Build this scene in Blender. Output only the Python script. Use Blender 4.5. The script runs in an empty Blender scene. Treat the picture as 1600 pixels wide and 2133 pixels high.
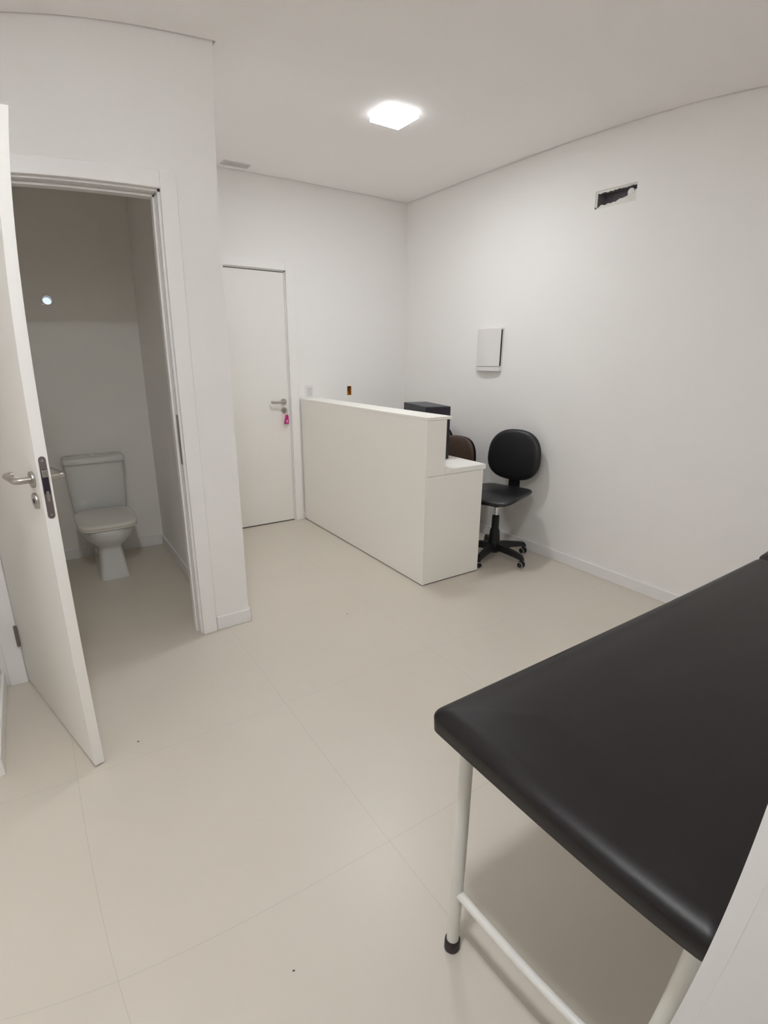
import bpy, bmesh, math, random
from mathutils import Vector, Matrix

# ------------------------------------------------------------------ camera
sc = bpy.context.scene
CAM_Z = 1.4328
RIGHT = (0.8319216, -0.55484577, 0.00725503)
DOWN = (-0.15258888, -0.24131935, -0.95837446)
FWD = (0.53350079, 0.79618537, -0.28542207)
cam = bpy.data.cameras.new('camera')
cam_o = bpy.data.objects.new('camera', cam)
sc.collection.objects.link(cam_o)
m = Matrix(((RIGHT[0], -DOWN[0], -FWD[0]), (RIGHT[1], -DOWN[1], -FWD[1]), (RIGHT[2], -DOWN[2], -FWD[2])))
cam_o.matrix_world = Matrix.Translation((0, 0, CAM_Z)) @ m.to_4x4()
# wide phone lens with its slight barrel bend
cam.type = 'PANO'
cam.panorama_type = 'FISHEYE_LENS_POLYNOMIAL'
cam.fisheye_fov = math.pi
cam.fisheye_polynomial_k0 = 0.0
cam.fisheye_polynomial_k1 = -9.51714877e-02
cam.fisheye_polynomial_k2 = 5.62924570e-04
cam.fisheye_polynomial_k3 = 2.55032521e-04
cam.fisheye_polynomial_k4 = -1.33270799e-05
cam.sensor_fit = 'VERTICAL'
cam.sensor_width = 16.0
cam.sensor_height = 21.33
cam.clip_start = 0.01
sc.camera = cam_o

# ------------------------------------------------------------------ world, exposure
w = bpy.data.worlds.new('world')
sc.world = w
w.use_nodes = True
w.node_tree.nodes['Background'].inputs[0].default_value = (0.74, 0.86, 0.95, 1)
w.node_tree.nodes['Background'].inputs[1].default_value = 0.40
sc.view_settings.view_transform = 'Standard'
sc.view_settings.look = 'None'
sc.view_settings.gamma = 1.0
sc.view_settings.exposure = 1.46
sc.cycles.use_denoising = True
sc.cycles.max_bounces = 16
sc.cycles.diffuse_bounces = 12
LAMP = 45.0        # radiance of the lit ceiling panel
LAMP_NEAR = 86.0   # the second panel, above the doorway end of the room

# ------------------------------------------------------------------ materials
def principled(name, col, rough=0.5, metal=0.0, spec=0.5, coat=0.0, noise=0.0, nscale=8.0, bump=0.0, bscale=200.0):
    mt = bpy.data.materials.new(name)
    mt.use_nodes = True
    nt = mt.node_tree
    b = nt.nodes['Principled BSDF']
    b.inputs['Base Color'].default_value = (*col, 1)
    b.inputs['Roughness'].default_value = rough
    b.inputs['Metallic'].default_value = metal
    b.inputs['Specular IOR Level'].default_value = spec
    b.inputs['Coat Weight'].default_value = coat
    tc = nt.nodes.new('ShaderNodeTexCoord')
    if noise > 0:
        n = nt.nodes.new('ShaderNodeTexNoise')
        n.inputs['Scale'].default_value = nscale
        n.inputs['Detail'].default_value = 4
        nt.links.new(tc.outputs['Object'], n.inputs['Vector'])
        mx = nt.nodes.new('ShaderNodeMix')
        mx.data_type = 'RGBA'
        mx.inputs['A'].default_value = (*[c * (1 - noise) for c in col], 1)
        mx.inputs['B'].default_value = (*[min(1, c * (1 + noise)) for c in col], 1)
        nt.links.new(n.outputs['Fac'], mx.inputs['Factor'])
        nt.links.new(mx.outputs['Result'], b.inputs['Base Color'])
    if bump > 0:
        n2 = nt.nodes.new('ShaderNodeTexNoise')
        n2.inputs['Scale'].default_value = bscale
        n2.inputs['Detail'].default_value = 3
        nt.links.new(tc.outputs['Object'], n2.inputs['Vector'])
        bp = nt.nodes.new('ShaderNodeBump')
        bp.inputs['Strength'].default_value = bump
        bp.inputs['Distance'].default_value = 0.002
        nt.links.new(n2.outputs['Fac'], bp.inputs['Height'])
        nt.links.new(bp.outputs['Normal'], b.inputs['Normal'])
    return mt

def emission(name, col, strength):
    mt = bpy.data.materials.new(name)
    mt.use_nodes = True
    nt = mt.node_tree
    nt.nodes.clear()
    e = nt.nodes.new('ShaderNodeEmission')
    e.inputs[0].default_value = (*col, 1)
    e.inputs[1].default_value = strength
    o = nt.nodes.new('ShaderNodeOutputMaterial')
    nt.links.new(e.outputs[0], o.inputs[0])
    return mt

def tile_material():
    mt = principled('floor_tile', (0.60, 0.555, 0.475), rough=0.34, spec=0.45)
    nt = mt.node_tree
    b = nt.nodes['Principled BSDF']
    tc = [n for n in nt.nodes if n.type == 'TEX_COORD'][0]
    sp = nt.nodes.new('ShaderNodeSeparateXYZ')
    nt.links.new(tc.outputs['Object'], sp.inputs[0])
    masks = []
    for ax, off in (('X', 0.7039), ('Y', 1.8070)):
        a = nt.nodes.new('ShaderNodeMath'); a.operation = 'SUBTRACT'; a.inputs[1].default_value = off - 8.0
        d = nt.nodes.new('ShaderNodeMath'); d.operation = 'DIVIDE'; d.inputs[1].default_value = 0.8
        f = nt.nodes.new('ShaderNodeMath'); f.operation = 'PINGPONG'; f.inputs[1].default_value = 0.5
        l = nt.nodes.new('ShaderNodeMath'); l.operation = 'LESS_THAN'; l.inputs[1].default_value = 0.0008 / 0.8
        nt.links.new(sp.outputs[ax], a.inputs[0]); nt.links.new(a.outputs[0], d.inputs[0])
        nt.links.new(d.outputs[0], f.inputs[0]); nt.links.new(f.outputs[0], l.inputs[0])
        masks.append(l)
    mxm = nt.nodes.new('ShaderNodeMath'); mxm.operation = 'MAXIMUM'
    nt.links.new(masks[0].outputs[0], mxm.inputs[0]); nt.links.new(masks[1].outputs[0], mxm.inputs[1])
    n = nt.nodes.new('ShaderNodeTexNoise'); n.inputs['Scale'].default_value = 2.2; n.inputs['Detail'].default_value = 6
    nt.links.new(tc.outputs['Object'], n.inputs['Vector'])
    base = nt.nodes.new('ShaderNodeMix'); base.data_type = 'RGBA'
    base.inputs['A'].default_value = (0.615, 0.565, 0.485, 1)
    base.inputs['B'].default_value = (0.65, 0.605, 0.53, 1)
    nt.links.new(n.outputs['Fac'], base.inputs['Factor'])
    fin = nt.nodes.new('ShaderNodeMix'); fin.data_type = 'RGBA'
    fin.inputs['B'].default_value = (0.50, 0.475, 0.43, 1)
    nt.links.new(mxm.outputs[0], fin.inputs['Factor'])
    nt.links.new(base.outputs['Result'], fin.inputs['A'])
    nt.links.new(fin.outputs['Result'], b.inputs['Base Color'])
    return mt

M = {}
M['wall'] = principled('wall_paint', (0.88, 0.865, 0.85), 0.75, spec=0.25, noise=0.012, nscale=3, bump=0.06, bscale=160)
M['bath_wall'] = principled('bathroom_paint', (0.87, 0.85, 0.81), 0.7, spec=0.25, noise=0.012, nscale=3)
M['ceiling'] = principled('ceiling_paint', (0.92, 0.90, 0.885), 0.85, spec=0.15, noise=0.01, nscale=2)
M['floor'] = tile_material()
M['trim'] = principled('white_lacquer', (0.885, 0.87, 0.86), 0.4, spec=0.4)
M['skirting'] = principled('skirting_lacquer', (0.84, 0.825, 0.825), 0.4, spec=0.4)
M['seal'] = principled('grey_seal', (0.60, 0.58, 0.57), 0.7)
M['leaf'] = principled('door_laminate', (0.85, 0.835, 0.80), 0.5, spec=0.4)
M['mdf'] = principled('cream_laminate', (0.92, 0.905, 0.86), 0.45, spec=0.4)
M['gap_shade'] = principled('painted_gap_shade', (0.03, 0.028, 0.025), 0.9)  # near-black colour painting the shade inside narrow gaps
M['steel'] = principled('brushed_steel', (0.50, 0.47, 0.44), 0.33, metal=1.0)
M['darksteel'] = principled('satin_lock_steel', (0.30, 0.26, 0.27), 0.4, metal=1.0)
M['hole'] = principled('lock_slot', (0.02, 0.016, 0.03), 0.5)
M['chrome'] = principled('chrome', (0.80, 0.80, 0.80), 0.12, metal=1.0)
M['vinyl'] = principled('black_vinyl', (0.010, 0.008, 0.008), 0.42, spec=0.33, bump=0.10, bscale=420)
M['shaded_maroon'] = principled('shaded_wine_vinyl', (0.022, 0.005, 0.011), 0.5, bump=0.08, bscale=420)  # wine tone with the shade of the darker-lit side put in
M['tube'] = principled('white_enamel_tube', (0.78, 0.77, 0.73), 0.35)
M['rubber'] = principled('black_rubber', (0.022, 0.014, 0.02), 0.55)
M['plastic'] = principled('black_plastic', (0.010, 0.010, 0.011), 0.42, spec=0.4)
M['leather'] = principled('black_leatherette', (0.009, 0.009, 0.011), 0.38, spec=0.5, bump=0.08, bscale=300)
M['brown'] = principled('brown_leatherette', (0.070, 0.038, 0.026), 0.5, noise=0.12, nscale=9)
M['pcblack'] = principled('black_case_metal', (0.022, 0.020, 0.032), 0.45)
M['pctop'] = principled('charcoal_case_top', (0.050, 0.052, 0.062), 0.5)
M['ceramic'] = principled('white_ceramic', (0.70, 0.71, 0.70), 0.08, spec=0.6)
M['seatplastic'] = principled('glossy_seat_plastic', (0.72, 0.69, 0.64), 0.12, spec=0.5)
M['whiteplastic'] = principled('white_plastic', (0.80, 0.78, 0.77), 0.4)
M['switchgrey'] = principled('lilac_grey_plastic', (0.66, 0.63, 0.66), 0.4)
M['cavity'] = principled('raw_block_cavity', (0.26, 0.235, 0.26), 0.9, noise=0.3, nscale=30, bump=0.5, bscale=60)
M['plaster'] = principled('rough_plaster', (0.76, 0.755, 0.72), 0.9, noise=0.08, nscale=40, bump=0.4, bscale=90)
M['orange'] = principled('orange_box_plastic', (0.62, 0.27, 0.04), 0.5, noise=0.25, nscale=60)
M['darkbrown'] = principled('dark_brown_hole', (0.06, 0.03, 0.015), 0.8)
M['vent'] = principled('grey_grille', (0.66, 0.65, 0.635), 0.5)
M['magenta'] = principled('magenta_plastic', (0.50, 0.005, 0.20), 0.35)
M['pinklabel'] = principled('pale_pink_label', (0.75, 0.45, 0.55), 0.5)
M['dirt'] = principled('dirt', (0.10, 0.07, 0.05), 0.9)
M['lamp_side'] = emission('lamp_rim_glow', (0.97, 0.96, 1.0), 1.6)
M['lamp'] = emission('lamp_glow', (0.94, 0.97, 1.0), LAMP)
M['lamp_near'] = emission('lamp_glow_near', (0.94, 0.97, 1.0), LAMP_NEAR)

# ------------------------------------------------------------------ helpers
def new_bm():
    return bmesh.new()

def add_box(bm, lo, hi, bevel=0.0, seg=2, mat=None):
    c = [(lo[i] + hi[i]) / 2 for i in range(3)]
    s = [(hi[i] - lo[i]) for i in range(3)]
    t = bmesh.new()
    bmesh.ops.create_cube(t, size=1.0)
    bmesh.ops.scale(t, vec=s, verts=t.verts)
    if bevel > 0:
        bmesh.ops.bevel(t, geom=t.edges[:], offset=bevel, segments=seg, profile=0.5, affect='EDGES')
    bmesh.ops.translate(t, vec=c, verts=t.verts)
    if mat is not None:
        bmesh.ops.transform(t, matrix=mat, verts=t.verts)
    merge(bm, t)

def merge(bm, t):
    me = bpy.data.meshes.new('tmp')
    t.to_mesh(me)
    t.free()
    bm.from_mesh(me)
    bpy.data.meshes.remove(me)

def add_cyl(bm, p0, p1, r0, r1=None, seg=24, bevel=0.0):
    r1 = r0 if r1 is None else r1
    p0 = Vector(p0); p1 = Vector(p1)
    d = p1 - p0
    t = bmesh.new()
    bmesh.ops.create_cone(t, cap_ends=True, cap_tris=False, segments=seg, radius1=r0, radius2=r1, depth=d.length)
    if bevel > 0:
        es = [e for e in t.edges if len(e.link_faces) == 2 and any(len(f.verts) > 4 for f in e.link_faces)]
        bmesh.ops.bevel(t, geom=es, offset=bevel, segments=2, profile=0.5, affect='EDGES')
    q = Vector((0, 0, 1)).rotation_difference(d.normalized())
    bmesh.ops.transform(t, matrix=Matrix.Translation((p0 + p1) / 2) @ q.to_matrix().to_4x4(), verts=t.verts)
    merge(bm, t)

def add_tube(bm, pts, r, seg=14):
    pts = [Vector(p) for p in pts]
    rings = []
    up = None
    for i, p in enumerate(pts):
        if i == 0: d = pts[1] - p
        elif i == len(pts) - 1: d = p - pts[i - 1]
        else: d = (pts[i + 1] - p).normalized() + (p - pts[i - 1]).normalized()
        d.normalize()
        if up is None:
            up = d.orthogonal().normalized()
        up = (up - d * up.dot(d)).normalized()
        s = d.cross(up)
        rings.append([bm.verts.new(p + r * (math.cos(2 * math.pi * k / seg) * up + math.sin(2 * math.pi * k / seg) * s)) for k in range(seg)])
    for a, b in zip(rings, rings[1:]):
        for k in range(seg):
            bm.faces.new((a[k], a[(k + 1) % seg], b[(k + 1) % seg], b[k]))
    bm.faces.new(rings[0][::-1]); bm.faces.new(rings[-1])

def superring(bm, z, cx, cy, hx, hy, n=2.5, N=40, taper=0.0, dz=None):
    out = []
    for k in range(N):
        a = 2 * math.pi * k / N
        c, s = math.cos(a), math.sin(a)
        x = math.copysign(abs(c) ** (2 / n), c)
        y = math.copysign(abs(s) ** (2 / n), s)
        fx = 1 + taper * y
        zz = z + (dz(x, y) if dz else 0)
        out.append(bm.verts.new((cx + hx * x * fx, cy + hy * y, zz)))
    return out

def loft(bm, rings):
    for a, b in zip(rings, rings[1:]):
        n = len(a)
        for k in range(n):
            bm.faces.new((a[k], a[(k + 1) % n], b[(k + 1) % n], b[k]))
    bm.faces.new(rings[0][::-1]); bm.faces.new(rings[-1])

def lathe(bm, prof, c, seg=28):
    rings = []
    for r, z in prof:
        rings.append([bm.verts.new((c[0] + r * math.cos(2 * math.pi * k / seg), c[1] + r * math.sin(2 * math.pi * k / seg), c[2] + z)) for k in range(seg)])
    for a, b in zip(rings, rings[1:]):
        for k in range(seg):
            bm.faces.new((a[k], a[(k + 1) % seg], b[(k + 1) % seg], b[k]))
    bm.faces.new(rings[0][::-1]); bm.faces.new(rings[-1])

def prism(bm, poly, d0, d1, place):
    """poly in 2D; place(u, v, d) -> point"""
    a = [bm.verts.new(place(u, v, d0)) for u, v in poly]
    b = [bm.verts.new(place(u, v, d1)) for u, v in poly]
    n = len(poly)
    bm.faces.new(a[::-1]); bm.faces.new(b)
    for k in range(n):
        bm.faces.new((a[k], a[(k + 1) % n], b[(k + 1) % n], b[k]))

def obj(name, bm, mat, parent=None, smooth=False, angle=40):
    bmesh.ops.recalc_face_normals(bm, faces=bm.faces[:])
    me = bpy.data.meshes.new(name)
    bm.to_mesh(me)
    bm.free()
    me.materials.append(M[mat] if isinstance(mat, str) else mat)
    if smooth:
        for p in me.polygons: p.use_smooth = True
        me.set_sharp_from_angle(angle=math.radians(angle))
    o = bpy.data.objects.new(name, me)
    sc.collection.objects.link(o)
    if parent is not None:
        o.parent = parent
        root = parent
        while root.parent: root = root.parent
        o.matrix_parent_inverse = Matrix.Identity(4)
    return o

def thing(name, label, cat, loc=(0, 0, 0), rotz=0.0, group=None):
    o = bpy.data.objects.new(name, None)
    sc.collection.objects.link(o)
    o.location = loc
    o.rotation_euler = (0, 0, rotz)
    o.empty_display_size = 0.1
    o['label'] = label; o['category'] = cat
    if group: o['group'] = group
    return o

def tag(o, label, cat, group=None):
    o['label'] = label; o['category'] = cat
    if group: o['group'] = group
    return o

def struct(o, label=None):
    o['kind'] = 'structure'
    if label: o['label'] = label
    return o

def struct_root(name, label=None):
    o = bpy.data.objects.new(name, None)
    sc.collection.objects.link(o)
    o['kind'] = 'structure'
    if label: o['label'] = label
    return o

def boxes(lst):
    bm = new_bm()
    for lo, hi in lst:
        add_box(bm, lo, hi)
    return bm

def wall_with_holes(a0, a1, z0, z1, t0, t1, holes, axis):
    """slab running along x (axis 0) or y (axis 1), thickness t0..t1, rectangular through-holes (a_lo, a_hi, z_lo, z_hi)"""
    xs = sorted({a0, a1, *[h[0] for h in holes], *[h[1] for h in holes]})
    zs = sorted({z0, z1, *[h[2] for h in holes], *[h[3] for h in holes]})
    xs = [x for x in xs if a0 <= x <= a1]; zs = [z for z in zs if z0 <= z <= z1]
    def solid(i, k):
        if i < 0 or k < 0 or i >= len(xs) - 1 or k >= len(zs) - 1: return False
        cx = (xs[i] + xs[i + 1]) / 2; cz = (zs[k] + zs[k + 1]) / 2
        return not any(h[0] < cx < h[1] and h[2] < cz < h[3] for h in holes)
    bm = new_bm()
    vc = {}
    def V(a, z, t):
        key = (round(a, 6), round(z, 6), t)
        if key not in vc:
            vc[key] = bm.verts.new((a, t, z) if axis == 0 else (t, a, z))
        return vc[key]
    for i in range(len(xs) - 1):
        for k in range(len(zs) - 1):
            if not solid(i, k): continue
            A, B, c, d = xs[i], xs[i + 1], zs[k], zs[k + 1]
            for t in (t0, t1):
                bm.faces.new((V(A, c, t), V(B, c, t), V(B, d, t), V(A, d, t)))
            if not solid(i - 1, k): bm.faces.new((V(A, c, t0), V(A, d, t0), V(A, d, t1), V(A, c, t1)))
            if not solid(i + 1, k): bm.faces.new((V(B, c, t0), V(B, d, t0), V(B, d, t1), V(B, c, t1)))
            if not solid(i, k - 1): bm.faces.new((V(A, c, t0), V(B, c, t0), V(B, c, t1), V(A, c, t1)))
            if not solid(i, k + 1): bm.faces.new((V(A, d, t0), V(B, d, t0), V(B, d, t1), V(A, d, t1)))
    return bm

# ------------------------------------------------------------------ room
XR, YF, YB, H = 3.0646, 4.2303, 2.6025, 2.7884
X1 = 0.824          # outer corner of the bathroom block
XL = -0.3385        # left wall face
YN, YN0 = 0.068, -0.082   # near wall faces
TOP = 2.87
T = 0.15
DX0, DX1, DZ = -0.250, 0.576, 2.146      # bathroom doorway, rough opening
EX0, EX1, EZ = 1.036, 1.853, 2.126       # far doorway, rough opening

struct(obj('floor', boxes([((-1.75, -1.7, -0.12), (XR + T, YF + T, 0))]), 'floor'), 'beige satin floor of large square tiles')
struct(obj('ceiling', boxes([((-1.59, YN + 0.011, H), (XR - 0.011, YB - 0.011, H + 0.03)),
                             ((X1 + 0.011, YB - 0.011, H), (XR - 0.011, YF - 0.011, H + 0.03))]), 'ceiling'),
       'flat white plaster ceiling')
struct(obj('ceiling_bathroom', boxes([((XL, YB + T, 2.62), (0.69, YF, 2.66))]), 'bath_wall'))
struct(obj('ceiling_slab', boxes([((-1.75, -1.7, TOP), (XR + T, YF + T, TOP + 0.1))]), 'ceiling'))
AH = (1.962, 2.243, 2.345, 2.447)        # broken opening in the right wall (y, y, z, z)
struct(obj('wall_right', wall_with_holes(YN0, YF + T, 0, TOP, XR, XR + T, [AH], 1), 'wall'), 'long white wall with the small broken opening')
SK = (2.413, 2.459, 1.116, 1.199)        # open socket box
PH = (0.109, 0.171, 1.776, 1.838)        # daylight hole behind the toilet
struct(obj('wall_far', wall_with_holes(0.757, XR, 0, TOP, YF, YF + T, [(EX0, EX1, -1, EZ), SK], 0), 'wall'), 'white far wall with the closed door')
struct(obj('wall_bathroom_back', wall_with_holes(XL - T, 0.757, 0, TOP, YF - 0.015, YF + T, [PH], 0), 'bath_wall'))
struct(obj('wall_bathroom_front', wall_with_holes(XL, X1, 0, TOP, YB, YB + T, [(DX0, DX1, -1, DZ)], 0), 'wall'), 'white wall around the bathroom doorway')
struct(obj('wall_bathroom_side', boxes([((0.69, YB + T, 0), (X1, YF, TOP))]), 'wall'))
struct(obj('wall_left', boxes([((XL - T, 1.955, 0), (XL, YF - 0.015, TOP))]), 'wall'))
struct(obj('wall_left_recess', boxes([((-1.75, YN, 0), (-1.6, 2.105, TOP)), ((-1.6, 1.955, 0), (XL - T, 2.105, TOP))]), 'wall'))
OX0, OX1, OZ = -0.44, 0.462, 2.146
struct(obj('wall_near', wall_with_holes(-1.75, XR, 0, TOP, YN0, YN, [(OX0, OX1, -1, OZ)], 0), 'wall'), 'edge of the near wall beside the examination table')
struct(obj('wall_behind', boxes([((-1.75, -1.7, 0), (1.75, -1.55, TOP)), ((-1.75, -1.55, 0), (-1.6, YN0, TOP)), ((1.6, -1.55, 0), (1.75, YN0, TOP))]), 'wall'))

# skirting boards
def skirting(name, lst):
    bm = new_bm()
    for lo, hi in lst:
        add_box(bm, lo, hi, bevel=0.003, seg=2)
    return struct(obj(name, bm, 'skirting'))
BH, BT = 0.0774, 0.012
skirting('baseboard_right', [((XR - BT, YN, 0), (XR, YF, BH))])
skirting('baseboard_far', [((1.92, YF - BT, 0), (XR - BT, YF, BH)), ((X1, YF - BT, 0), (0.965, YF, BH))])
skirting('baseboard_bathroom_front', [((0.645, YB - BT, 0), (X1 + BT, YB, BH)), ((X1, YB - BT, 0), (X1 + BT, YF - BT, BH))])
skirting('baseboard_left', [((XL, 1.955, 0), (XL + BT, YB - 0.02, BH))])
skirting('baseboard_bathroom', [((XL, YF - 0.015 - BT, 0), (0.69, YF - 0.015, BH)), ((0.69 - BT, YB + T, 0), (0.69, YF - 0.015 - BT, BH)),
                                ((XL, YB + T, 0), (XL + BT, YF - 0.015 - BT, BH))])
skirting('baseboard_near', [((OX1 + 0.07, YN, 0), (XR - BT, YN + BT, BH))])

# frame helper: casing + jamb along an opening in a wall that runs along x
def door_frame(parent, x0, x1, zt, yface, ydeep, sgn=-1, cw=0.072, ct=0.020, jt=0.012):
    """x0,x1,zt: rough opening; yface: wall face towards the room; ydeep: other wall face; sgn: direction the room lies in"""
    xi0, xi1, zi = x0 + jt - 0.003, x1 - jt + 0.003, zt - jt + 0.003
    bm = new_bm()
    ya, yb = sorted((yface, yface + sgn * ct))
    add_box(bm, (xi0 - cw, ya, 0), (xi0, yb, zi + cw), bevel=0.003)
    add_box(bm, (xi1, ya, 0), (xi1 + cw, yb, zi + cw), bevel=0.003)
    add_box(bm, (xi0, ya, zi), (xi1, yb, zi + cw), bevel=0.003)
    c = obj('casing', bm, 'trim', parent)
    bm = new_bm()
    y0, y1 = sorted((yface - sgn * 0.004, ydeep))
    j0, j1, jz = x0 + jt + 0.006, x1 - jt - 0.006, zt - jt - 0.006
    add_box(bm, (x0, y0, 0), (j0, y1, zt)); add_box(bm, (j1, y0, 0), (x1, y1, zt)); add_box(bm, (x0, y0, jz), (x1, y1, zt))
    # stop rebate, set back from the face
    s0, s1 = sorted((yface - sgn * 0.045, yface - sgn * 0.085))
    add_box(bm, (j0, s0, 0), (j0 + 0.014, s1, jz)); add_box(bm, (j1 - 0.014, s0, 0), (j1, s1, jz)); add_box(bm, (j0, s0, jz - 0.014), (j1, s1, jz))
    j = obj('jamb', bm, 'trim', parent)
    bm = new_bm()
    g0, g1 = sorted((yface - sgn * 0.041, yface - sgn * 0.045))
    add_box(bm, (j0, g0, 0), (j0 + 0.006, g1, jz)); add_box(bm, (j1 - 0.006, g0, 0), (j1, g1, jz)); add_box(bm, (j0, g0, jz - 0.006), (j1, g1, jz))
    obj('seal', bm, 'seal', parent)
    return c

# ------------------------------------------------------------------ door 1 (open bathroom door)
d1 = struct_root('door_1', 'open white door of the bathroom')
door_frame(d1, DX0, DX1, DZ, YB, YB + T)
bm = new_bm()
add_box(bm, (0.553, YB + 0.008, 0.93), (0.559, YB + 0.030, 1.17), bevel=0.001)
obj('strike_plate', bm, 'darksteel', d1)
HINGE = Vector((-0.2365, 2.581, 0)); EDGE = Vector((-0.033, 1.831, 0))
D = (EDGE - HINGE).normalized(); LEN = (EDGE - HINGE).length
Nn = Vector((D.y, -D.x, 0))           # points left, away from the leaf's visible face
if Nn.x > 0: Nn = -Nn
LEAF_T = 0.035
# local frame: u along the leaf from hinge, v out of the visible face, z up
LM = Matrix(((D.x, Nn.x, 0, HINGE.x), (D.y, Nn.y, 0, HINGE.y), (0, 0, 1, 0), (0, 0, 0, 1)))
bm = new_bm()
add_box(bm, (0, -LEAF_T, 0.009), (LEN, 0, 2.118), bevel=0.0015, mat=LM)
obj('door_leaf', bm, 'leaf', d1)
def lever(parent, u, z, side, LMx, length=0.125, toward=-1, name='door_handle'):
    """lever handle with a return end; side +1 on the face v=0, -1 on the far face"""
    v0 = 0.0 if side > 0 else -LEAF_T
    P = lambda uu, vv, zz: (LMx @ Vector((uu, v0 + side * vv, zz)))
    bm = new_bm()
    add_cyl(bm, P(u, 0, z), P(u, 0.009, z), 0.026, seg=32, bevel=0.002)
    r = 0.0102
    pts = [P(u, 0.008, z), P(u, 0.034, z)]
    for k in range(1, 7):
        a = math.pi / 2 * k / 6
        pts.append(P(u + toward * 0.016 * (1 - math.cos(a)), 0.034 + 0.016 * math.sin(a), z))
    pts.append(P(u + toward * (length - 0.016), 0.050, z))
    for k in range(1, 7):
        a = math.pi / 2 * k / 6
        pts.append(P(u + toward * (length - 0.016 + 0.016 * math.sin(a)), 0.050 - 0.016 * (1 - math.cos(a)), z))
    pts.append(P(u + toward * length, 0.026, z))
    add_tube(bm, pts, r, 16)
    return obj(name, bm, 'steel', parent, smooth=True)
UH = LEN - 0.058
lever(d1, UH, 1.071, 1, LM)
lever(d1, UH, 1.071, -1, LM)
for sd in (1, -1):
    v0 = 0.0 if sd > 0 else -LEAF_T
    bm = new_bm()
    add_cyl(bm, LM @ Vector((UH, v0, 1.003)), LM @ Vector((UH, v0 + sd * 0.009, 1.003)), 0.026, seg=32, bevel=0.002)
    ro = obj('lock_rose', bm, 'steel', d1, smooth=True)
    bm = new_bm()
    add_cyl(bm, LM @ Vector((UH, v0 + sd * 0.008, 1.003)), LM @ Vector((UH, v0 + sd * 0.0105, 1.003)), 0.0075, seg=20)
    obj('keyhole', bm, 'hole', ro, smooth=True)
# lock fore-end on the leaf's edge: rounded strip with latch, slot and bolt
def edge_plate(zlo, zhi, hw, u0, u1):
    bm = new_bm()
    poly = []
    for k in range(13):
        a = math.pi * k / 12
        poly.append((hw * math.cos(a), zhi - hw + hw * math.sin(a)))
    for k in range(13):
        a = math.pi + math.pi * k / 12
        poly.append((hw * math.cos(a), zlo + hw + hw * math.sin(a)))
    prism(bm, poly, u0, u1, lambda a, b, d: LM @ Vector((d, -LEAF_T / 2 + a, b)))
    return bm
fe = obj('lock_plate', edge_plate(0.952, 1.148, 0.0105, LEN - 0.002, LEN + 0.0012), 'darksteel', d1)
obj('lock_slot', edge_plate(1.028, 1.108, 0.0085, LEN, LEN + 0.0018), 'hole', fe)
bm = new_bm(); add_box(bm, (LEN, -LEAF_T / 2 - 0.0075, 1.084), (LEN + 0.009, -LEAF_T / 2 + 0.0075, 1.106), bevel=0.002, mat=LM)
obj('latch', bm, 'steel', fe)
bm = new_bm(); add_box(bm, (LEN, -LEAF_T / 2 - 0.004, 1.008), (LEN + 0.004, -LEAF_T / 2 + 0.004, 1.040), bevel=0.001, mat=LM)
obj('deadbolt', bm, 'steel', fe)
for z in (0.965, 1.135):
    bm = new_bm(); add_cyl(bm, LM @ Vector((LEN, -LEAF_T / 2, z)), LM @ Vector((LEN + 0.0025, -LEAF_T / 2, z)), 0.0038, seg=16)
    obj('screw', bm, 'steel', fe, smooth=True)
for z in (0.245, 1.06, 1.88):
    bm = new_bm()
    add_cyl(bm, (-0.2445, 2.5735, z - 0.05), (-0.2445, 2.5735, z + 0.05), 0.0075, seg=16, bevel=0.001)
    add_box(bm, (-0.2445, 2.5725, z - 0.045), (-0.2375, 2.5755, z + 0.045))
    obj('hinge', bm, 'darksteel', d1, smooth=True)

# ------------------------------------------------------------------ door 2 (closed door in the far wall)
d2 = struct_root('door_2', 'closed white door in the far wall')
door_frame(d2, EX0, EX1, EZ, YF, YF + T)
LY = YF + 0.003   # leaf face a little behind the wall face
bm = new_bm(); add_box(bm, (EX0 + 0.021, LY, 0.009), (EX1 - 0.0205, LY + 0.035, EZ - 0.024), bevel=0.0015)
obj('door_leaf', bm, 'leaf', d2)
obj('bottom_shadow_strip', boxes([((EX0 + 0.02, LY + 0.004, 0.0005), (EX1 - 0.02, LY + 0.03, 0.009))]), 'gap_shade', d2)  # dark box painting the shade under the leaf
obj('top_shadow_strip', boxes([((EX0 + 0.02, LY + 0.004, EZ - 0.024), (EX1 - 0.02, LY + 0.03, EZ - 0.018))]), 'gap_shade', d2)  # dark box painting the shadow line above the leaf
LM2 = Matrix(((1, 0, 0, 0), (0, -1, 0, LY), (0, 0, 1, 0), (0, 0, 0, 1)))
lever(d2, 1.782, 1.079, 1, LM2, length=0.115)
bm = new_bm(); add_cyl(bm, (1.784, LY, 1.006), (1.784, LY - 0.009, 1.006), 0.026, seg=32, bevel=0.002)
obj('lock_rose', bm, 'steel', d2, smooth=True)

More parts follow.
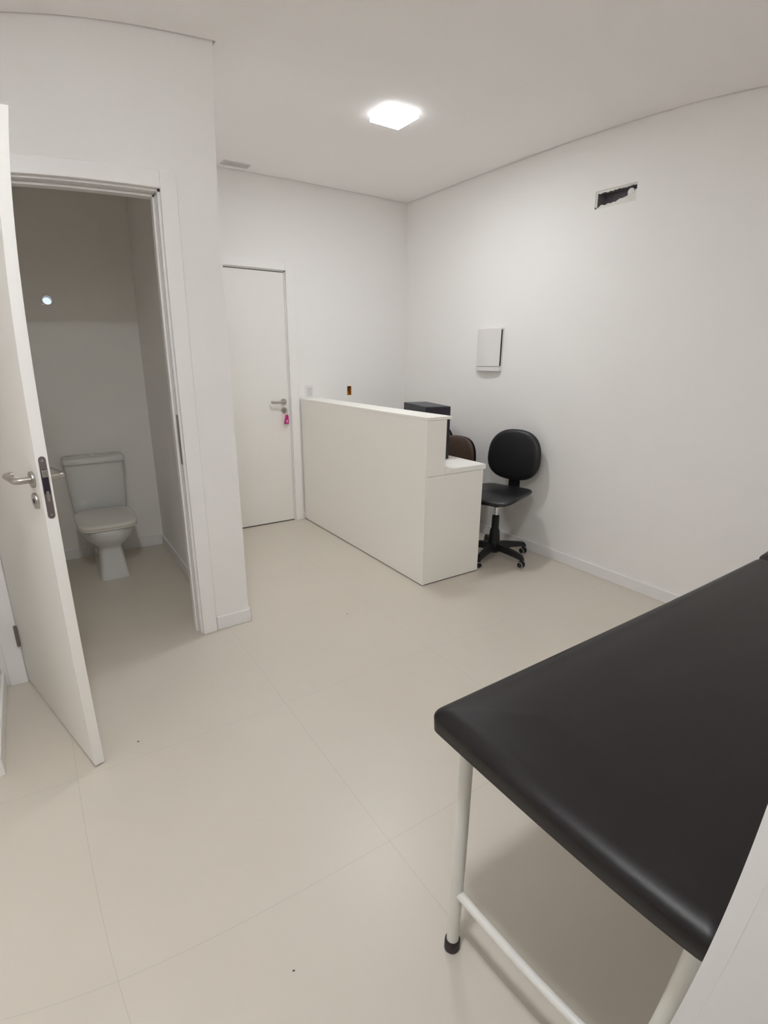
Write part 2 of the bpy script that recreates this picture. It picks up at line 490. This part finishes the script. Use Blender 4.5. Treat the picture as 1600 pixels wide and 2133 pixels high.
# keys hanging from the far door's lock
k = thing('key_tag', 'small magenta key tag hanging from the lock of the closed far door', 'key tag', (1.790, LY - 0.012, 0.93))
bm = new_bm(); add_box(bm, (-0.008, -0.016, 0.055), (0.008, -0.013, 0.090), bevel=0.001); add_box(bm, (-0.003, -0.013, 0.072), (0.003, 0.004, 0.078))
obj('key', bm, 'steel', k)
bm = new_bm()
add_tube(bm, [(0.004 + 0.010 * math.cos(a * math.pi / 8), -0.015, 0.048 + 0.010 * math.sin(a * math.pi / 8)) for a in range(17)], 0.0012, 8)
obj('ring', bm, 'steel', k, smooth=True)
bm = new_bm()
poly = [(-0.023, -0.038), (0.014, -0.038), (0.019, -0.033), (0.018, 0.032), (0.010, 0.041), (-0.005, 0.037), (-0.024, -0.030)]
prism(bm, poly, -0.020, -0.014, lambda u, v, d: (u, d, v))
tg = obj('tag', bm, 'magenta', k)
bm = new_bm(); add_box(bm, (-0.004, -0.0212, -0.026), (0.009, -0.0200, -0.004)); obj('paper_label', bm, 'pinklabel', tg)
bm = new_bm(); add_box(bm, (0.008, -0.019, -0.047), (0.013, -0.016, -0.036)); obj('spare_key', bm, 'darksteel', k)

# ------------------------------------------------------------------ doorway the photograph is taken from
t1 = struct_root('trim_1', 'white lining of the doorway at the near end of the table')
bm = new_bm()
add_box(bm, (0.4495, YN, 0), (0.520, YN + 0.022, 2.20))
add_box(bm, (OX0 - 0.06, YN, 0), (OX0 + 0.012, YN + 0.022, 2.20), bevel=0.0015)
add_box(bm, (OX0 + 0.012, YN, 2.134), (0.4495, YN + 0.022, 2.20), bevel=0.0015)
obj('casing', bm, 'trim', t1)
bm = new_bm()
add_box(bm, (0.4497, YN0, 0), (OX1, YN, OZ)); add_box(bm, (OX0, YN0, 0), (OX0 + 0.012, YN, OZ)); add_box(bm, (OX0, YN0, OZ - 0.012), (OX1, YN, OZ))
obj('jamb', bm, 'trim', t1)

# ------------------------------------------------------------------ ceiling lights
def ceiling_light(loc, label, mat):
    t = thing('ceiling_light', label, 'ceiling light', loc)
    bm = new_bm()
    for lo, hi in [((-0.100, -0.100, -0.036), (-0.096, 0.100, 0)), ((0.096, -0.100, -0.036), (0.100, 0.100, 0)),
                   ((-0.096, -0.100, -0.036), (0.096, -0.096, 0)), ((-0.096, 0.096, -0.036), (0.096, 0.100, 0))]:
        add_box(bm, lo, hi)
    obj('rim', bm, 'lamp_side', t)
    bm = new_bm(); add_box(bm, (-0.0955, -0.0955, -0.0365), (0.0955, 0.0955, -0.030)); obj('diffuser', bm, mat, t)
    return t
ceiling_light((1.925, 2.80, H), 'small square lit ceiling panel above the reception counter', 'lamp')
ceiling_light((0.0, 0.42, H), 'square lit ceiling panel just inside the near doorway', 'lamp_near')

# linear vent near the far wall
v = thing('ceiling_vent', 'narrow grey slotted air vent in the ceiling above the far door', 'vent', (1.442, 4.108, H))
bm = new_bm()
add_box(bm, (-0.100, -0.043, -0.006), (0.100, -0.035, 0)); add_box(bm, (-0.100, 0.035, -0.006), (0.100, 0.043, 0))
add_box(bm, (-0.100, -0.035, -0.006), (-0.090, 0.035, 0)); add_box(bm, (0.090, -0.035, -0.006), (0.100, 0.035, 0))
obj('frame', bm, 'vent', v)
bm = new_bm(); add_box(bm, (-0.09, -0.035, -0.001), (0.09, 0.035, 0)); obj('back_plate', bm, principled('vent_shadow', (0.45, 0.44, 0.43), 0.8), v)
bm = new_bm()
for i in range(6):
    y = -0.030 + i * 0.0115
    add_box(bm, (-0.09, y, -0.005), (0.09, y + 0.006, -0.001))
obj('slat', bm, 'vent', v)

# ------------------------------------------------------------------ broken opening in right wall
ao = thing('wall_opening', 'ragged rectangular hole broken in the plaster high on the right wall', 'wall opening', (XR, 2.10, 2.395))
bm = new_bm()
Y0, Y1, Z0, Z1 = AH[0] - 2.10 + 0.0005, AH[1] - 2.10 - 0.0005, AH[2] - 2.395 + 0.0005, AH[3] - 2.395 - 0.0005
cav = [((0.104, Y0, Z0), (0.110, Y1, Z1)), ((0.012, Y0, Z0), (0.104, Y1, Z0 + 0.003)), ((0.012, Y0, Z1 - 0.003), (0.104, Y1, Z1)),
       ((0.012, Y0, Z0), (0.104, Y0 + 0.003, Z1)), ((0.012, Y1 - 0.003, Z0), (0.104, Y1, Z1))]
for lo, hi in cav: add_box(bm, lo, hi)
obj('cavity', bm, 'cavity', ao)
# ragged plaster rim: strips between the rectangle and a jagged inner outline (y runs towards the far wall = left in view)
rnd = random.Random(4)
def strip(outer, inner, d0, d1):
    bm_ = new_bm()
    prev = None
    for (oa, ia) in zip(outer, inner):
        cur = [bm_.verts.new((d0, *oa)), bm_.verts.new((d0, *ia)), bm_.verts.new((d1, *ia)), bm_.verts.new((d1, *oa))]
        if prev:
            for q in range(4):
                bm_.faces.new((prev[q], prev[(q + 1) % 4], cur[(q + 1) % 4], cur[q]))
        else: bm_.faces.new(cur)
        prev = cur
    bm_.faces.new(prev[::-1])
    return bm_
n = 26
ys = [Y1 - (Y1 - Y0) * i / n for i in range(n + 1)]
bot = []; top = []
for i, y in enumerate(ys):
    f = i / n
    b = 0.006 + 0.009 * rnd.random()
    if f > 0.12: b += 0.007
    if f > 0.50: b += 0.012 * min(1, (f - 0.5) / 0.08)
    if f > 0.72: b += 0.016 * min(1, (f - 0.72) / 0.1)
    if f > 0.93: b += 0.02
    bot.append(b)
    t_ = 0.011 + 0.008 * rnd.random() - 0.006 * f
    top.append(max(0.004, t_))
obj('plaster_edge', strip([(y, Z0) for y in ys], [(y, Z0 + b) for y, b in zip(ys, bot)], 0.004, 0.014), 'plaster', ao)
obj('plaster_edge', strip([(y, Z1) for y in ys], [(y, Z1 - b) for y, b in zip(ys, top)], 0.006, 0.016), 'plaster', ao)
bm = new_bm(); add_box(bm, (0.004, Y1 - 0.012, Z0), (0.012, Y1, Z1)); obj('plaster_edge', bm, 'plaster', ao)
pp = thing('pipe_end', 'rounded white pipe end inside the broken wall opening', 'pipe', (XR + 0.02, 2.010, 2.404))
bm = new_bm()
add_cyl(bm, (-0.004, 0, 0), (0.084, 0, 0), 0.023, seg=28, bevel=0.004)
obj('pipe', bm, 'whiteplastic', pp, smooth=True)

# distribution panel on the right wall
bp = thing('electrical_panel', 'white electrical panel box with bulging cover on the right wall', 'electrical panel', (XR, 3.075, 1.508))
bm = new_bm(); add_box(bm, (-0.014, -0.135, -0.155), (0.0, 0.135, 0.165), bevel=0.003); obj('frame', bm, 'whiteplastic', bp)
bm = new_bm()
prof = []
nseg = 16
def curve_y(s): return -0.034 - 0.012 * math.cos(s * math.pi / 2)
rings = []
for i in range(nseg + 1):
    s = -1 + 2 * i / nseg
    y = 0.128 * s
    xo = -0.024 - 0.022 * (1 - s * s)
    rings.append([bm.verts.new((-0.0135, y, -0.120)), bm.verts.new((xo, y, -0.120)), bm.verts.new((xo, y, 0.160)), bm.verts.new((-0.0135, y, 0.160))])
for a, b in zip(rings, rings[1:]):
    for q in range(4): bm.faces.new((a[q], a[(q + 1) % 4], b[(q + 1) % 4], b[q]))
bm.faces.new(rings[0]); bm.faces.new(rings[-1][::-1])
obj('door', bm, 'whiteplastic', bp, smooth=True, angle=30)
bm = new_bm()
rings = []
for i in range(nseg + 1):
    s = -1 + 2 * i / nseg
    y = 0.130 * s
    xo = -0.026 - 0.024 * (1 - s * s)
    rings.append([bm.verts.new((-0.013, y, -0.155)), bm.verts.new((xo, y, -0.155)), bm.verts.new((xo, y, -0.124)), bm.verts.new((-0.013, y, -0.124))])
for a, b in zip(rings, rings[1:]):
    for q in range(4): bm.faces.new((a[q], a[(q + 1) % 4], b[(q + 1) % 4], b[q]))
bm.faces.new(rings[0]); bm.faces.new(rings[-1][::-1])
obj('lower_cover', bm, 'whiteplastic', bp, smooth=True, angle=30)
bm = new_bm(); add_box(bm, (-0.0235, -0.1335, -0.118), (-0.0138, -0.1285, 0.152)); obj('side_shadow_strip', bm, 'gap_shade', bp)  # dark strip painting the shade beside the panel door

# switch plate and open socket box on the far wall
sw = thing('switch_plate', 'white wall plate between the far door and the open socket hole', 'switch', (2.027, YF, 1.157))
bm = new_bm(); add_box(bm, (-0.038, -0.008, -0.055), (0.038, 0, 0.055), bevel=0.003); obj('plate', bm, 'whiteplastic', sw)
bm = new_bm(); add_box(bm, (-0.022, -0.0105, -0.036), (0.022, -0.0078, 0.036), bevel=0.001); obj('insert', bm, 'switchgrey', sw)
so = thing('socket_box', 'uncovered orange socket box sunk in the far wall above the counter', 'socket box', (2.436, YF, 1.1575))
bm = new_bm()
add_box(bm, (-0.0225, 0.030, -0.041), (0.0225, 0.034, 0.041))
for lo, hi in [((-0.0225, 0.001, -0.041), (-0.0195, 0.03, 0.041)), ((0.0195, 0.001, -0.041), (0.0225, 0.03, 0.041)),
               ((-0.0225, 0.001, -0.041), (0.0225, 0.03, -0.038)), ((-0.0225, 0.001, 0.038), (0.0225, 0.03, 0.041))]:
    add_box(bm, lo, hi)
obj('box', bm, 'orange', so)
bm = new_bm()
add_tube(bm, [(-0.012, 0.028, 0.034), (-0.006, 0.016, 0.018), (0.004, 0.012, 0.002), (0.012, 0.014, -0.016), (0.006, 0.02, -0.034)], 0.0035, 8)
add_tube(bm, [(0.012, 0.028, 0.036), (0.010, 0.014, 0.022), (-0.004, 0.012, 0.010), (-0.014, 0.018, -0.012), (-0.010, 0.022, -0.034)], 0.003, 8)
obj('wire', bm, 'darkbrown', so, smooth=True)
bm = new_bm(); add_box(bm, (-0.019, 0.004, 0.022), (0.019, 0.029, 0.038), bevel=0.003); obj('conduit_mouth', bm, 'darkbrown', so)

# daylight hole with sleeve in bathroom back wall
ps = thing('pipe_sleeve', 'round hole with white sleeve letting daylight through the bathroom wall', 'wall hole', (0.140, YF - 0.015, 1.807))
bm = new_bm()
N_ = 32
ro, ri = 0.0400, 0.0290
def ringv(r, y): return [bm.verts.new((r * math.cos(2 * math.pi * k / N_), y, r * math.sin(2 * math.pi * k / N_))) for k in range(N_)]
R = [ringv(ro, 0), ringv(ro, -0.003), ringv(ri, -0.003), ringv(ri, 0.16)]
for a, b in zip(R, R[1:]):
    for q in range(N_): bm.faces.new((a[q], a[(q + 1) % N_], b[(q + 1) % N_], b[q]))
obj('sleeve', bm, 'whiteplastic', ps, smooth=True)

# ------------------------------------------------------------------ reception counter
XC, YCE, XCS, XCE = 1.9342, 2.4242, 2.090, 2.429
YW = YF - BT - 0.001
ct = thing('reception_counter', 'cream two-level reception counter with a raised front ledge', 'counter', (0, 0, 0))
bm = new_bm(); add_box(bm, (XC, YCE, 0.006), (XC + 0.018, YW, 1.085), bevel=0.0008); obj('front_panel', bm, 'mdf', ct)
bm = new_bm(); add_box(bm, (XC + 0.0185, YCE + 0.004, 0.006), (XCE, YCE + 0.022, 0.7345), bevel=0.0008); obj('end_panel', bm, 'mdf', ct)
# raised end above the seam: L-shaped board
bm = new_bm()
prism(bm, [(XC + 0.0185, 0.7375), (XC + 0.0185, 1.0835), (XCS, 1.0835), (XCS, 0.772), (XCS, 0.7375)], YCE + 0.002, YCE + 0.020, lambda u, v_, d: (u, d, v_))
obj('raised_end', bm, 'mdf', ct)
bm = new_bm(); add_box(bm, (XCS - 0.018, YCE + 0.020, 0.772), (XCS, YW, 1.0845)); obj('inner_panel', bm, 'mdf', ct)
bm = new_bm(); add_box(bm, (XC - 0.002, YCE - 0.002, 1.0855), (2.128, YW, 1.1035), bevel=0.001); obj('top_ledge', bm, 'mdf', ct)
bm = new_bm(); add_box(bm, (XCS + 0.0005, YCE + 0.0, 0.7375), (2.447, YW, 0.770), bevel=0.001); obj('worktop', bm, 'mdf', ct)
bm = new_bm(); add_box(bm, (XC + 0.004, YCE + 0.006, 0.0), (XCE - 0.004, YCE + 0.02, 0.006)); add_box(bm, (XC + 0.004, YCE + 0.006, 0.0), (XC + 0.016, YW, 0.006))
obj('plinth_shadow_strip', bm, 'gap_shade', ct)  # black strips painting the shadow line along the counter's foot
bm = new_bm(); add_box(bm, (XC + 0.019, YW - 0.020, 0.0), (XCE, YW, 0.736)); obj('support_panel', bm, 'mdf', ct)

# computer tower on the worktop
pc = thing('computer_tower', 'black computer tower standing on the counter worktop', 'computer', (2.312, 2.920, 0.770), math.radians(-16))
bm = new_bm(); add_box(bm, (-0.091, -0.219, 0.006), (0.091, 0.215, 0.359), bevel=0.002); obj('case', bm, 'pcblack', pc)
bm = new_bm(); add_box(bm, (-0.091, -0.216, 0.3592), (0.091, 0.215, 0.363), bevel=0.001); obj('top_cover', bm, 'pctop', pc)
for sx in (-1, 1):
    for sy in (-1, 1):
        bm = new_bm(); add_cyl(bm, (sx * 0.07, sy * 0.19, 0), (sx * 0.07, sy * 0.19, 0.007), 0.012, seg=16); obj('foot', bm, 'rubber', pc)

# ------------------------------------------------------------------ chairs
def pad(hx, hz, thick, n=2.6, crown=0.012, N=48, taper=0.0):
    """upholstered pad standing in the local x-z plane, thickness along y (-y = front)"""
    bm = new_bm()
    rs = []
    prof = [(0.0, -1, 0.0), (0.80, -1, -0.1), (0.93, -0.8, 0), (0.985, -0.4, 0), (1.0, 0.0, 0), (0.985, 0.4, 0), (0.93, 0.8, 0), (0.80, 1, 0)]
    for f, yy, _ in prof[1:]:
        ring = []
        for k in range(N):
            a = 2 * math.pi * k / N
            c, s = math.cos(a), math.sin(a)
            x = math.copysign(abs(c) ** (2 / n), c); z = math.copysign(abs(s) ** (2 / n), s)
            ring.append(bm.verts.new((hx * f * x * (1 + taper * z), yy * thick / 2 , hz * f * z)))
        rs.append(ring)
    for a, b in zip(rs, rs[1:]):
        for q in range(N): bm.faces.new((a[q], a[(q + 1) % N], b[(q + 1) % N], b[q]))
    for ring, sgn in ((rs[0], -1), (rs[-1], 1)):
        # crowned centre
        inner = [bm.verts.new((v_.co.x * 0.5, v_.co.y + sgn * crown * 0.8, v_.co.z * 0.5)) for v_ in ring]
        for q in range(N):
            bm.faces.new((ring[q], ring[(q + 1) % N], inner[(q + 1) % N], inner[q]))
        c = bm.verts.new((0, ring[0].co.y + sgn * crown, 0))
        for q in range(N): bm.faces.new((inner[q], inner[(q + 1) % N], c))
    return bm

# swivel chair: local -y is the front
SX, SY = 2.712, 2.552
BACKDIR = math.radians(17)       # direction of the backrest from the post
rz = BACKDIR - math.pi / 2
sch = thing('office_chair', 'black five-star swivel chair without arms beside the counter', 'chair', (SX, SY, 0), rz)
bm = pad(0.210, 0.232, 0.040, n=4.4, crown=0.007, taper=-0.05)
bmesh.ops.rotate(bm, verts=bm.verts, cent=(0, 0, 0), matrix=Matrix.Rotation(math.radians(-90), 3, 'X'))
for vv in bm.verts:      # waterfall front and gently dished sides
    y = vv.co.y
    if y < -0.08: vv.co.z -= 0.9 * (-(y + 0.08)) ** 2 * 1.5
    vv.co.z += 0.25 * (vv.co.x ** 2) - 0.004
bmesh.ops.translate(bm, verts=bm.verts, vec=(0, 0.004, 0.504))
obj('seat', bm, 'leather', sch, smooth=True, angle=60)
bm = new_bm()
add_box(bm, (-0.12, -0.12, 0.444), (0.12, 0.14, 0.462), bevel=0.004); add_box(bm, (-0.045, -0.07, 0.412), (0.045, 0.07, 0.448), bevel=0.01)
obj('mechanism', bm, 'plastic', sch)
bm = new_bm()
pts = [(0, 0.10, 0.440), (0, 0.20, 0.437), (0, 0.240, 0.445), (0, 0.256, 0.470), (0, 0.262, 0.52), (0, 0.268, 0.66)]
prev = None
for p_ in pts:
    cur = [bm.verts.new((-0.040, p_[1] - 0.008, p_[2] + 0.004)), bm.verts.new((0.044, p_[1] - 0.008, p_[2] + 0.004)),
           bm.verts.new((0.044, p_[1] + 0.008, p_[2] - 0.004)), bm.verts.new((-0.040, p_[1] + 0.008, p_[2] - 0.004))]
    if prev:
        for q in range(4): bm.faces.new((prev[q], prev[(q + 1) % 4], cur[(q + 1) % 4], cur[q]))
    else: bm.faces.new(cur)
    prev = cur
bm.faces.new(prev[::-1])
obj('back_support', bm, 'plastic', sch)
bm = pad(0.210, 0.190, 0.055, n=2.5, crown=0.008, taper=-0.05)
for vv in bm.verts: vv.co.y -= 0.35 * vv.co.x ** 2
bmesh.ops.rotate(bm, verts=bm.verts, cent=(0, 0, 0), matrix=Matrix.Rotation(math.radians(-4), 3, 'X'))
bmesh.ops.translate(bm, verts=bm.verts, vec=(0, 0.236, 0.755))
obj('backrest', bm, 'leather', sch, smooth=True, angle=60)
bm = new_bm(); add_cyl(bm, (0, 0, 0.30), (0, 0, 0.415), 0.014, seg=24); obj('gas_lift', bm, 'chrome', sch, smooth=True)
bm = new_bm()
lathe(bm, [(0.040, 0.050), (0.046, 0.075), (0.043, 0.130), (0.037, 0.200), (0.034, 0.222), (0.027, 0.236), (0.0265, 0.330), (0.020, 0.336)], (0, 0, 0))
obj('column_cover', bm, 'plastic', sch, smooth=True)
for i in range(5):
    ang = math.radians(-15 + 72 * i) - rz
    ca, sa = math.cos(ang), math.sin(ang)
    Mx = Matrix(((ca, -sa, 0, 0), (sa, ca, 0, 0), (0, 0, 1, 0), (0, 0, 0, 1)))
    bm = new_bm()
    prev = None
    for (r_, z_, hw, hh) in [(0.02, 0.098, 0.030, 0.026), (0.10, 0.098, 0.027, 0.022), (0.20, 0.088, 0.022, 0.018), (0.258, 0.080, 0.020, 0.016), (0.275, 0.066, 0.016, 0.012)]:
        cur = [bm.verts.new(Mx @ Vector((r_, -hw, z_ - hh))), bm.verts.new(Mx @ Vector((r_, hw, z_ - hh))),
               bm.verts.new(Mx @ Vector((r_, hw * 0.6, z_ + hh))), bm.verts.new(Mx @ Vector((r_, -hw * 0.6, z_ + hh)))]
        if prev:
            for q in range(4): bm.faces.new((prev[q], prev[(q + 1) % 4], cur[(q + 1) % 4], cur[q]))
        else: bm.faces.new(cur)
        prev = cur
    bm.faces.new(prev[::-1])
    leg = obj('leg', bm, 'plastic', sch, smooth=True, angle=30)
    ctr = Mx @ Vector((0.258, 0, 0.026))
    sw_ = math.radians([20, 75, 130, 40, 100][i])
    ax = Vector((math.cos(sw_ + ang), math.sin(sw_ + ang), 0))
    bm = new_bm()
    for s in (-1, 1):
        add_cyl(bm, ctr + ax * (s * 0.006), ctr + ax * (s * 0.020), 0.0255, seg=28, bevel=0.003)
    add_cyl(bm, ctr - ax * 0.008, ctr + ax * 0.008, 0.010, seg=16)
    add_cyl(bm, ctr + Vector((0, 0, 0.02)), ctr + Vector((0, 0, 0.056)), 0.009, seg=14)
    cst = obj('caster', bm, 'plastic', leg, smooth=True)
    for s in (-1, 1):
        side = ax.cross(Vector((0, 0, 1)))
        bm = new_bm()
        add_tube(bm, [ctr + ax * (s * 0.0190) + 0.0215 * (math.cos(t_ * math.pi / 12) * side + math.sin(t_ * math.pi / 12) * Vector((0, 0, 1))) for t_ in range(25)], 0.0022, 8)
        obj('caster_rim', bm, 'vent', leg, smooth=True)

# brown upholstered chairs behind the counter
def brown_chair(loc, rzz, label, BZ=0.648):
    t = thing('visitor_chair', label, 'chair', loc, rzz, None)
    bm = pad(0.190, 0.200, 0.070, n=3.2, crown=0.008)
    bmesh.ops.rotate(bm, verts=bm.verts, cent=(0, 0, 0), matrix=Matrix.Rotation(math.radians(-90), 3, 'X'))
    bmesh.ops.translate(bm, verts=bm.verts, vec=(0, -0.19, 0.455))
    obj('seat', bm, 'brown', t, smooth=True, angle=60)
    bm = pad(0.208, 0.190, 0.045, n=2.9, crown=0.006)
    for vv in bm.verts: vv.co.y -= 0.4 * vv.co.x ** 2
    bmesh.ops.translate(bm, verts=bm.verts, vec=(0, 0.010, BZ))
    obj('backrest', bm, 'brown', t, smooth=True, angle=60)
    bm = pad(0.207, 0.189, 0.014, n=2.9, crown=0.003)
    for vv in bm.verts: vv.co.y -= 0.4 * vv.co.x ** 2
    bmesh.ops.translate(bm, verts=bm.verts, vec=(0, 0.036, BZ))
    obj('back_shell', bm, 'plastic', t, smooth=True, angle=60)
    for s in (-1, 1):
        bm = new_bm(); add_tube(bm, [(s * 0.15, 0.05, 0.62), (s * 0.16, 0.05, 0.50), (s * 0.175, 0.04, 0.42), (s * 0.175, 0.07, 0.20), (s * 0.175, 0.08, 0.0)], 0.010)
        obj('leg', bm, 'plastic', t, smooth=True)
        bm = new_bm(); add_tube(bm, [(s * 0.175, 0.0, 0.415), (s * 0.175, -0.33, 0.415), (s * 0.175, -0.355, 0.39), (s * 0.175, -0.37, 0.2), (s * 0.175, -0.38, 0.0)], 0.010)
        obj('leg', bm, 'plastic', t, smooth=True)
    return t
brown_chair((2.845, 3.160, 0), 0 - math.radians(90), 'brown padded chair whose backrest shows just right of the computer tower')
brown_chair((2.945, 3.549, 0), 0 - math.radians(90), 'brown padded chair mostly hidden behind the other brown chair and the tower', 0.690)

# ------------------------------------------------------------------ toilet
tl = thing('toilet', 'white close-coupled ceramic toilet against the bathroom back wall', 'toilet', (0.272, 0, 0))
bm = new_bm()
rings = []
#        z,   yfront, yback, hx, n
for z, yf, yb_, hx, n_ in [(0.0, 3.648, 4.14, 0.093, 9), (0.012, 3.648, 4.14, 0.092, 9), (0.10, 3.660, 4.14, 0.081, 8), (0.19, 3.668, 4.15, 0.074, 6),
                           (0.215, 3.664, 4.16, 0.080, 4.0), (0.235, 3.640, 4.17, 0.105, 3.0), (0.262, 3.605, 4.18, 0.135, 2.7), (0.30, 3.570, 4.185, 0.160, 2.7),
                           (0.340, 3.550, 4.19, 0.172, 2.8), (0.366, 3.546, 4.19, 0.175, 2.9), (0.372, 3.550, 4.188, 0.172, 2.9)]:
    rings.append(superring(bm, z, 0, (yf + yb_) / 2, hx, (yb_ - yf) / 2, n_, 56))
loft(bm, rings)
obj('bowl', bm, 'ceramic', tl, smooth=True, angle=50)
def lidring(bm, z, g): return superring(bm, z, 0, 3.775, 0.180 - g, 0.240 - g, 4.6, 64, taper=0.02)
bm = new_bm(); loft(bm, [lidring(bm, 0.3765, 0.004), lidring(bm, 0.379, 0.001), lidring(bm, 0.385, 0.001), lidring(bm, 0.3875, 0.004)])
obj('seat', bm, 'seatplastic', tl, smooth=True, angle=50)
bm = new_bm(); loft(bm, [lidring(bm, 0.389, 0.002), lidring(bm, 0.392, 0.0), lidring(bm, 0.404, 0.0), lidring(bm, 0.410, 0.006), lidring(bm, 0.413, 0.02)])
obj('lid', bm, 'seatplastic', tl, smooth=True, angle=60)
for s in (-1, 1):
    bm = new_bm(); add_cyl(bm, (s * 0.075 - 0.018, 4.008, 0.394), (s * 0.075 + 0.018, 4.008, 0.394), 0.010, seg=16); obj('lid_hinge', bm, 'chrome', tl, smooth=True)
bm = new_bm()
rings = []
for z, yf, hx in [(0.372, 4.050, 0.165), (0.42, 4.040, 0.172), (0.55, 4.030, 0.180), (0.729, 4.022, 0.187)]:
    rings.append(superring(bm, z, 0, (yf + 4.2) / 2, hx, (4.2 - yf) / 2, 8, 56))
loft(bm, rings); obj('cistern', bm, 'ceramic', tl, smooth=True, angle=50)
bm = new_bm()
rings = []
for z, g in [(0.7305, 0.002), (0.733, 0.0), (0.762, 0.0), (0.769, 0.004), (0.772, 0.012)]:
    rings.append(superring(bm, z, 0, 4.106, 0.195 - g, 0.100 - g, 8, 56))
loft(bm, rings); obj('cistern_lid', bm, 'ceramic', tl, smooth=True, angle=60)
bm = new_bm(); add_cyl(bm, (0.0, 4.10, 0.771), (0.0, 4.10, 0.777), 0.024, seg=28, bevel=0.001); obj('flush_button', bm, 'chrome', tl, smooth=True)

# ------------------------------------------------------------------ examination table
et = thing('examination_table', 'white tubular examination table with a long black vinyl pad', 'examination table', (0, 0, 0))
def cushion(x0, x1, y0, y1, z0, z1, r=0.020, crown=0.010):
    bm = new_bm()
    nx, ny = 26, 14
    # rounded slab from stacked rounded rectangles
    def rr(x0_, x1_, y0_, y1_, rad, z, k=6):
        out = []
        for (cx, cy, a0) in ((x1_ - rad, y1_ - rad, 0), (x0_ + rad, y1_ - rad, 90), (x0_ + rad, y0_ + rad, 180), (x1_ - rad, y0_ + rad, 270)):
            for i in range(k + 1):
                a = math.radians(a0 + 90 * i / k)
                out.append(bm.verts.new((cx + rad * math.cos(a), cy + rad * math.sin(a), z)))
        return out
    R_ = 0.024
    rs = [rr(x0 + 0.006, x1 - 0.006, y0 + 0.006, y1 - 0.006, R_ - 0.005, z0),
          rr(x0 + 0.001, x1 - 0.001, y0 + 0.001, y1 - 0.001, R_, z0 + 0.005)]
    for i in range(0, 13):
        a = math.radians(90 * i / 12)
        g = 0.044 * (1 - math.cos(a))
        rs.append(rr(x0 + g, x1 - g, y0 + g, y1 - g, max(0.008, R_ - g * 0.5), z1 - crown - 0.025 + 0.025 * math.sin(a)))
    for j, (g, dz) in enumerate([(0.065, 0.35), (0.10, 0.70), (0.16, 1.0)]):
        rs.append(rr(x0 + g, x1 - g, y0 + g, y1 - g, 0.008, z1 - crown + crown * dz))
    for a, b in zip(rs, rs[1:]):
        n_ = len(a)
        for q in range(n_): bm.faces.new((a[q], a[(q + 1) % n_], b[(q + 1) % n_], b[q]))
    bm.faces.new(rs[0][::-1]); bm.faces.new(rs[-1])
    return bm
PX0, PY0, PY1, PZ0, PZ1 = 0.5835, 0.100, 0.696, 0.690, 0.757
obj('pad', cushion(PX0, 2.150, PY0, PY1, PZ0, PZ1), 'vinyl', et, smooth=True, angle=50)
bm = cushion(0.0, 0.50, PY0, PY1, 0.0, 0.067)
bmesh.ops.rotate(bm, verts=bm.verts, cent=(0, 0, 0), matrix=Matrix.Rotation(math.radians(-5), 3, 'Y'))
bmesh.ops.translate(bm, verts=bm.verts, vec=(2.160, 0, PZ0 + 0.006))
obj('head_section', bm, 'shaded_maroon', et, smooth=True, angle=50)
LX = (0.657, 2.45); LYs = (0.1475, 0.653)
for x in LX:
    for y in LYs:
        bm = new_bm(); add_cyl(bm, (x, y, 0.006), (x, y, 0.672), 0.0155, seg=28); lg = obj('leg', bm, 'tube', et, smooth=True)
        bm = new_bm()
        lathe(bm, [(0.0185, 0.0), (0.0200, 0.003), (0.0198, 0.034), (0.0185, 0.037), (0.0160, 0.037)], (x, y, 0)); obj('rubber_foot', bm, 'rubber', lg, smooth=True)
    bm = new_bm(); add_cyl(bm, (x, LYs[0], 0.210), (x, LYs[1], 0.210), 0.0108, seg=20); obj('crossbar', bm, 'tube', et, smooth=True)
    bm = new_bm(); add_cyl(bm, (x, LYs[0], 0.675), (x, LYs[1], 0.675), 0.0140, seg=20); obj('top_crossbar', bm, 'tube', et, smooth=True)
for y in LYs:
    bm = new_bm(); add_cyl(bm, (LX[0], y, 0.675), (LX[1], y, 0.675), 0.0140, seg=20); obj('side_rail', bm, 'tube', et, smooth=True)

# ------------------------------------------------------------------ specks of dirt on the floor
SPECKS = [(0.292, 0.820, 0.0032, 'tiny dark speck on the floor tiles left of the table leg'),
          (0.126, 1.898, 0.0038, 'tiny brown speck on the floor beside the open bathroom door'),
          (1.330, 2.363, 0.0036, 'tiny speck on the floor in front of the reception counter')]
for (x, y, rad, lb) in SPECKS:
    bm = new_bm()
    bmesh.ops.create_icosphere(bm, subdivisions=2, radius=rad)
    for vv in bm.verts: vv.co = Vector((vv.co.x * (1 + 0.3 * math.sin(9 * vv.co.y / rad)), vv.co.y * 0.7, max(0, vv.co.z * 0.5 + rad * 0.3)))
    o = obj('dirt_speck', bm, 'dirt', None, smooth=True)
    o.location = (x, y, 0)
    tag(o, lb, 'dirt speck')
